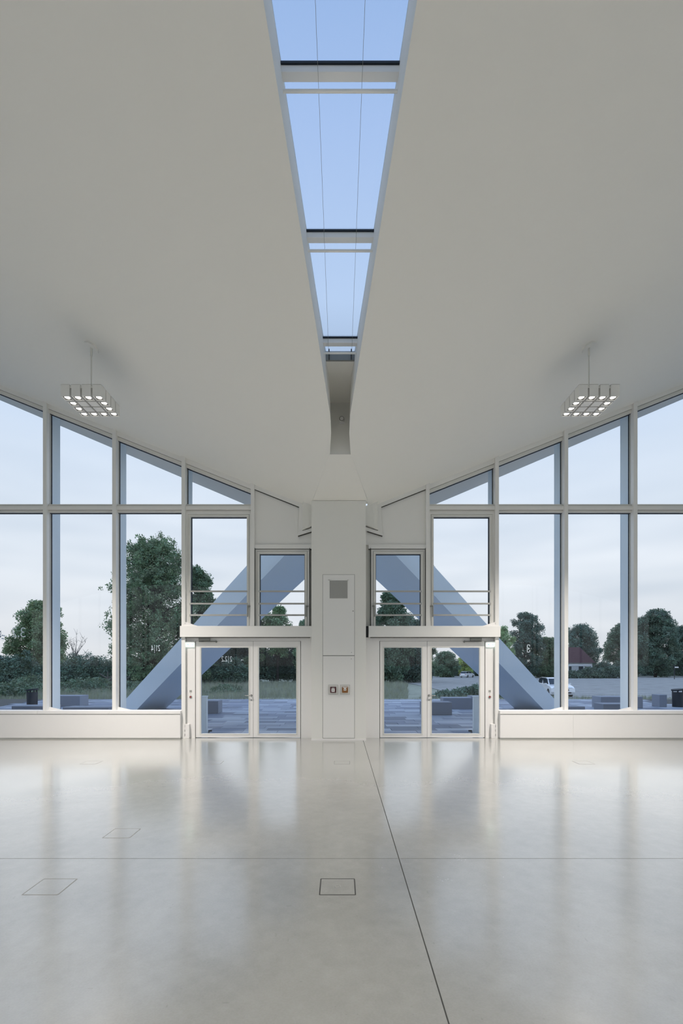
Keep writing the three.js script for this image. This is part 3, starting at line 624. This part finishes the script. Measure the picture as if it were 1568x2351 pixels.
tree('slender_tree', 'slender tree peeping over the left raking leg', -12.7, -59, 16.0, 1.7, { n: 1500, size: 0.42, low: 0.1, tint: '#44533f' });
tree('small_tree', 'small round tree seen under the left leg in the small window', -9.1, -59, 10.0, 2.0, { n: 1600, size: 0.42, low: 0.4, tint: '#46583f' });
tree('small_tree', 'lowest tree in the lower right corner of the left small window', -5.4, -59, 8.0, 1.4, { n: 900, size: 0.4, low: 0.2, tint: '#4c5d4a' });
tree('broad_tree', 'broad dark tree seen in the right small window', 7.3, -59, 12.0, 3.1, { n: 3600, size: 0.45, low: 0.06, tint: '#39493a' });
tree('broad_tree', 'broad dark tree behind the middle of the right door', 11.2, -68, 9.6, 3.3, { n: 3200, size: 0.45, low: 0.05, tint: '#36463a' });
tree('slender_tree', 'slender tree peeping over the right raking leg', 16.8, -80, 20.8, 2.1, { n: 1500, size: 0.42, low: 0.12, tint: '#44533f' });
tree('bushy_tree', 'low bushy tree behind the white car seen through the right door', 26.5, -110, 4.8, 3.6, { n: 1600, size: 0.5, low: 0.05, tint: '#3d4c3b' });
tree('yellow_tree', 'yellowish green tree right of the white car in the right door', 33.6, -119, 4.9, 2.2, { n: 900, size: 0.45, low: 0.05, tint: '#66703f' });
tree('willow_tree', 'pale loose tree right of the right door', 36.6, -97, 9.9, 2.6, { n: 1500, size: 0.5, low: 0.1, loose: 0.6, tint: '#5a6a4c' });
tree('open_tree', 'tall open-crowned tree in the third window from the right', 43.6, -103, 13.8, 4.2, { n: 2600, size: 0.55, low: 0.1, loose: 0.5, tint: '#33423a' });
tree('open_tree', 'lower tree beside the fin in the third window from the right', 50, -106, 8.2, 4.6, { n: 2600, size: 0.5, low: 0.04, tint: '#3f4d38' });
tree('park_tree', 'round tree behind the red-roofed house', 75, -139, 14.0, 5.4, { n: 2800, size: 0.6, low: 0.1, tint: '#3a4a42' });
tree('park_tree', 'round tree right of the red-roofed house', 75.5, -118, 12.6, 4.9, { n: 3400, size: 0.55, low: 0.05, tint: '#3b493a' });
tree('lime_tree', 'largest tree in the rightmost window', 78.3, -109, 15.2, 5.6, { n: 4600, size: 0.55, low: 0.1, tint: '#36453a' });
tree('lime_tree', 'tree at the right edge of the rightmost window', 89, -114, 11.6, 4, { n: 2400, size: 0.55, low: 0.06, tint: '#38463d' });
{ // leafless young tree
  const x = -47.3, z = -75, gy = landY(x, z), g = group('bare_tree', x, gy, z); tag(g, 'leafless little tree in the second window from the left', 'tree', 'trees beyond the plaza');
  const l = [limb([0, 0, 0], [0.2, 5.2, 0], 0.12, 0.06, 0.3)];
  for (let i = 0; i < 16; i++) { const y = rr(2.6, 5.2), b = [rr(-2, 2), y + rr(1.4, 3.6), rr(-1.5, 1.5)]; l.push(limb([0.1, y, 0], b, 0.05, 0.02, 0.3)); for (let k = 0; k < 3; k++) l.push(limb(b, [b[0] + rr(-0.8, 0.8), b[1] + rr(0.2, 1.2), b[2] + rr(-0.6, 0.6)], 0.025, 0.01, 0.1)); }
  mesh('branches', merged(l), mat.greyBark, g);
}
// undergrowth and hedgerows that nobody could count
function thicket(name, label, list, size, tint) { // list of [x, z, half width, height, half depth, count]
  const g = group(name); tag(g, label, 'shrubs', null, 'stuff'); const spots = [];
  for (const [x, z, w, h, d, n] of list) for (let i = 0; i < n; i++) {
    const a = rr(0, 6.283), r = Math.sqrt(rnd()), px = x + Math.cos(a) * r * w, pz = z + Math.sin(a) * r * d, lim = h * Math.sqrt(Math.max(0.04, 1 - r * r)) * (0.8 + 0.35 * noise.noise(px * 0.6, 5, pz * 0.6));
    spots.push([px, landY(px, pz) + lim * Math.pow(rnd(), 0.45), pz]);
  }
  leaves(g, 'foliage', spots, size, tint, 0.4);
}
{
  const l = [];
  for (let x = -66; x < -12; x += 2.6) l.push([x + rr(-1, 1), -52 + rr(-3, 3), rr(1.8, 3), (x > -46 && x < -30 ? rr(4, 5.2) : rr(3, 5.5)), 2, 330]);
  thicket('undergrowth', 'dense dark undergrowth below the trees on the left', l, 0.42, '#36453a');
  const m = [];
  for (let x = -40; x < -14; x += 2.2) m.push([x, -34 + rr(-4, 3), rr(1.2, 2.2), rr(0.9, 1.9), 1.6, 230]);
  m.push([-19.6, -17.5, 1.5, 0.9, 1.2, 260]);
  for (let k = 0; k < 22; k++) m.push([rr(-34, -8), rr(-33, -21), rr(0.7, 1.6), rr(0.35, 0.9), 1, 130]);
  thicket('brambles', 'low bramble bushes in the meadow on the left', m, 0.26, '#3f4c3d');
  const h = [];
  for (let x = -24; x < 14; x += 2.0) h.push([x, -63 + rr(-1.5, 1.5), 2, rr(7.4, 8.6), 1.8, 460]);
  thicket('hedgerow', 'dark hedgerow seen through the glass doors', h, 0.45, '#2f3d34');
  const r = [];
  for (let x = 14; x < 110; x += 3.4) r.push([x, -126 + rr(-2, 2), 3, rr(3, 4.5), 2.5, 240]);
  for (let x = -130; x < 0; x += 5) r.push([x, -120 + rr(-4, 4), 4.5, rr(6, 8), 3, 240]);
  for (let x = 110; x < 190; x += 5) r.push([x, -135 + rr(-4, 4), 4.5, rr(5, 8), 3, 200]);
  thicket('far_hedge', 'distant hedge along the far side of the car park and meadow', r, 0.6, '#34423a');
  thicket('shrub_mound', 'rounded grey-green bush before the red-roofed house', [[57, -99, 4, 2.6, 2, 700], [62, -100, 4.6, 4.4, 2.5, 1300], [53, -99, 3, 1.8, 2, 400]], 0.45, '#3c463c');
  thicket('verge_bush', 'dark bush at the right side of the right door view', [[8.8, -20.5, 1.6, 1.0, 1.2, 420], [7.2, -20, 1.3, 0.6, 0.9, 200]], 0.22, '#35463a');
}
// tall meadow grass
{
  const p = [], v = [];
  for (let i = 0; i < 9; i++) { const a = rr(0, 6.28), r = rr(0, 0.12), x = Math.cos(a) * r, z = Math.sin(a) * r, h = rr(0.5, 1), bx = rr(-0.3, 0.3), bz = rr(-0.3, 0.3), w = 0.012, c = Math.cos(a + 1.57) * w, s = Math.sin(a + 1.57) * w; p.push(x - c, 0, z - s, x + c, 0, z + s, x + bx * h, h, z + bz * h); }
  const g = new THREE.BufferGeometry(); g.setAttribute('position', new THREE.Float32BufferAttribute(p, 3)); g.computeVertexNormals();
  const N = 26000, o = new THREE.InstancedMesh(g, mat.leaf, N), m = new THREE.Matrix4(), c = new THREE.Color(), q = new THREE.Quaternion(), Y = new THREE.Vector3(0, 1, 0);
  for (let i = 0; i < N; i++) {
    let x, z, h; const pick = rnd();
    if (pick < 0.86) { z = -13.4 - 46 * Math.pow(rnd(), 1.3); x = rr(-0.95 * (11 - z), Math.min(9, 0.14 * (11 - z))); h = rr(0.25, 0.6) * (0.6 + 0.8 * sm(-13, -24, z)); if (x > -5 - (z + 14) * 0.0 && z > -20) h *= 0.5; }
    else { z = -13.4 - 8 * rnd(); x = rr(4, 26); h = rr(0.15, 0.35); if (noise.noise(x * 0.35, 9, z * 0.4) < 0.05) h *= 0.3; }
    q.setFromAxisAngle(Y, rr(0, 6.28)); m.compose(new THREE.Vector3(x, landY(x, z) - 0.02, z), q, new THREE.Vector3(h * 1.6, h, h * 1.6)); o.setMatrixAt(i, m);
    const f = rr(0.7, 1.3); c.set('#989f8f'); c.r *= f; c.g *= f; c.b *= f * rr(0.8, 1.1); o.setColorAt(i, c);
  }
  o.name = 'meadow_grass'; o.castShadow = o.receiveShadow = true; tag(o, 'tall rough meadow grass beyond the plaza', 'grass', null, 'stuff'); scene.add(o);
}
{ // fallen branches heaped at the edge of the meadow
  const x = -23.3, z = -37, g = group('brushwood', x, landY(x, z), z); tag(g, 'grey heap of fallen branches left of the left raking leg', 'branches');
  const l = []; for (let i = 0; i < 12; i++) l.push(limb([rr(-2.2, 1.2), rr(0, 0.4), rr(-0.8, 0.8)], [rr(-0.8, 2.4), rr(0.5, 1.9), rr(-0.8, 0.8)], rr(0.06, 0.14), 0.04, 0.2));
  mesh('boughs', merged(l), mat.greyBark, g);
}
// ---------------------------------------------------------------- outside: cars, house, sign
function car(x, z, turn, m, label) { // length along local x, nose at +x
  const g = group('car', x, landY(x, z) + 0.03, z, turn); tag(g, label, 'car', null);
  const side = (pts, w, mt, name, b = 0.05) => { const s = new THREE.Shape(); s.moveTo(...pts[0]); s.splineThru; for (const p of pts.slice(1)) s.lineTo(...p); return mesh(name, new THREE.ExtrudeGeometry(s, { depth: w - 2 * b, bevelEnabled: true, bevelThickness: b, bevelSize: b, bevelSegments: 3 }).translate(0, 0, -(w - 2 * b) / 2), mt, g); };
  const body = side([[-2.05, 0.35], [-2.08, 0.62], [-1.98, 0.9], [-1.5, 0.95], [0.85, 0.92], [1.75, 0.78], [2.02, 0.66], [2.06, 0.42], [1.95, 0.25], [-1.95, 0.25]], 1.78, m, 'body', 0.06);
  side([[-1.95, 0.92], [-1.62, 1.36], [-1.2, 1.42], [0.05, 1.42], [0.45, 1.34], [1.05, 0.9]], 1.5, mat.carGlass, 'glasshouse', 0.05);
  side([[-1.62, 1.4], [-1.2, 1.46], [0.05, 1.46], [0.4, 1.4], [0.3, 1.37], [-1.5, 1.37]], 1.36, m, 'roof', 0.03);
  for (const s of [-1, 1]) {
    const pil = [[[1.08, 0.92, s * 0.74], [0.36, 1.42, s * 0.64]], [[-0.55, 0.94, s * 0.78], [-0.62, 1.42, s * 0.68]], [[-1.95, 0.94, s * 0.74], [-1.55, 1.42, s * 0.64]]];
    for (const [a, b] of pil) mesh('pillar', rodGeo(a, b, 0.045, 6), m, g);
    for (const wx of [-1.28, 1.32]) { const w = mesh('wheel', new THREE.CylinderGeometry(0.32, 0.32, 0.2, 24).rotateX(Math.PI / 2).translate(wx, 0.32, s * 0.8), mat.tyre, g); mesh('hubcap', new THREE.CylinderGeometry(0.2, 0.2, 0.02, 18).rotateX(Math.PI / 2).translate(wx, 0.32, s * 0.905), mat.steel, w); }
    box('headlamp', 1.86, 2.07, 0.64, 0.75, s * 0.55 - 0.17, s * 0.55 + 0.17, mat.carSilver, g, 0.02);
    box('tail_lamp', -2.16, -2.02, 0.72, 0.88, s * 0.68 - 0.1, s * 0.68 + 0.1, mat.red, g, 0.02);
    box('wing_mirror', 0.72, 0.86, 0.93, 1.05, s * 0.93 - 0.09, s * 0.93 + 0.09, m, g, 0.02);
  }
  box('grille', 2.05, 2.135, 0.5, 0.62, -0.42, 0.42, mat.black, g, 0.01);
  box('air_intake', 2.0, 2.13, 0.31, 0.4, -0.6, 0.6, mat.black, g, 0.01);
  box('number_plate', 2.1, 2.145, 0.42, 0.49, -0.25, 0.25, mat.white, g);
  return g;
}
car(17.6, -28.6, -Math.PI / 2 - 0.12, mat.carWhite, 'white car facing the hall behind the right raking leg');
car(31, -113 + 6, Math.PI / 2 - 0.75, mat.carWhite, 'white car far away, seen through the right door');
car(10.2, -89, 0.05, mat.carSilver, 'silver car at the left edge of the right door view');
{
  const x = 65.5, z = -126, g = group('house', x, landY(x, z), z); tag(g, 'house with a dark red hipped roof among the trees on the right', 'house'); g.scale.y = 1.22;
  const wallM = M({ color: '#c9ccd0', roughness: 0.9 }), roofM = M({ color: '#553a3e', roughness: 0.9 }), pal = M({ color: '#dfe3e6', roughness: 0.8 });
  box('wall', -4.2, 4.2, 0, 3.1, -3.5, 3.5, wallM, g);
  const r = hexGeo([[-4.8, 3.0, 4.1], [4.8, 3.0, 4.1], [4.8, 3.0, -4.1], [-4.8, 3.0, -4.1]], [[-2.6, 6.6, 0.2], [2.4, 6.6, 0.2], [2.4, 6.6, -0.2], [-2.6, 6.6, -0.2]]);
  const rf = mesh('roof', r, roofM, g); box('chimney', -2.2, -1.6, 5.6, 7.2, -0.4, 0.3, wallM, rf);
  for (const [a, b] of [[-2.8, -1.6], [0.4, 1.6]]) { const w = box('window', a, b, 0.9, 2.2, 3.48, 3.55, mat.carGlass, g); box('window_frame', a - 0.08, b + 0.08, 2.2, 2.32, 3.5, 3.6, pal, w); }
  const porch = box('porch_beam', -3.6, 3.0, 2.35, 2.65, 5.2, 5.5, pal, g); for (const px of [-3.5, 2.85]) box('porch_post', px, px + 0.25, 0, 2.35, 5.2, 5.45, pal, porch);
}
{
  const x = 68.5, z = -88, g = group('signpost', x, landY(x, z), z); tag(g, 'thin signpost with a white plate in the rightmost window', 'signpost');
  rod('pole', [0, 0, 0], [0, 3.1, 0], 0.07, mat.bin, g); box('plate', 0.05, 0.85, 2.35, 2.6, -0.03, 0.03, mat.white, g);
}
renderer.render(scene, camera);
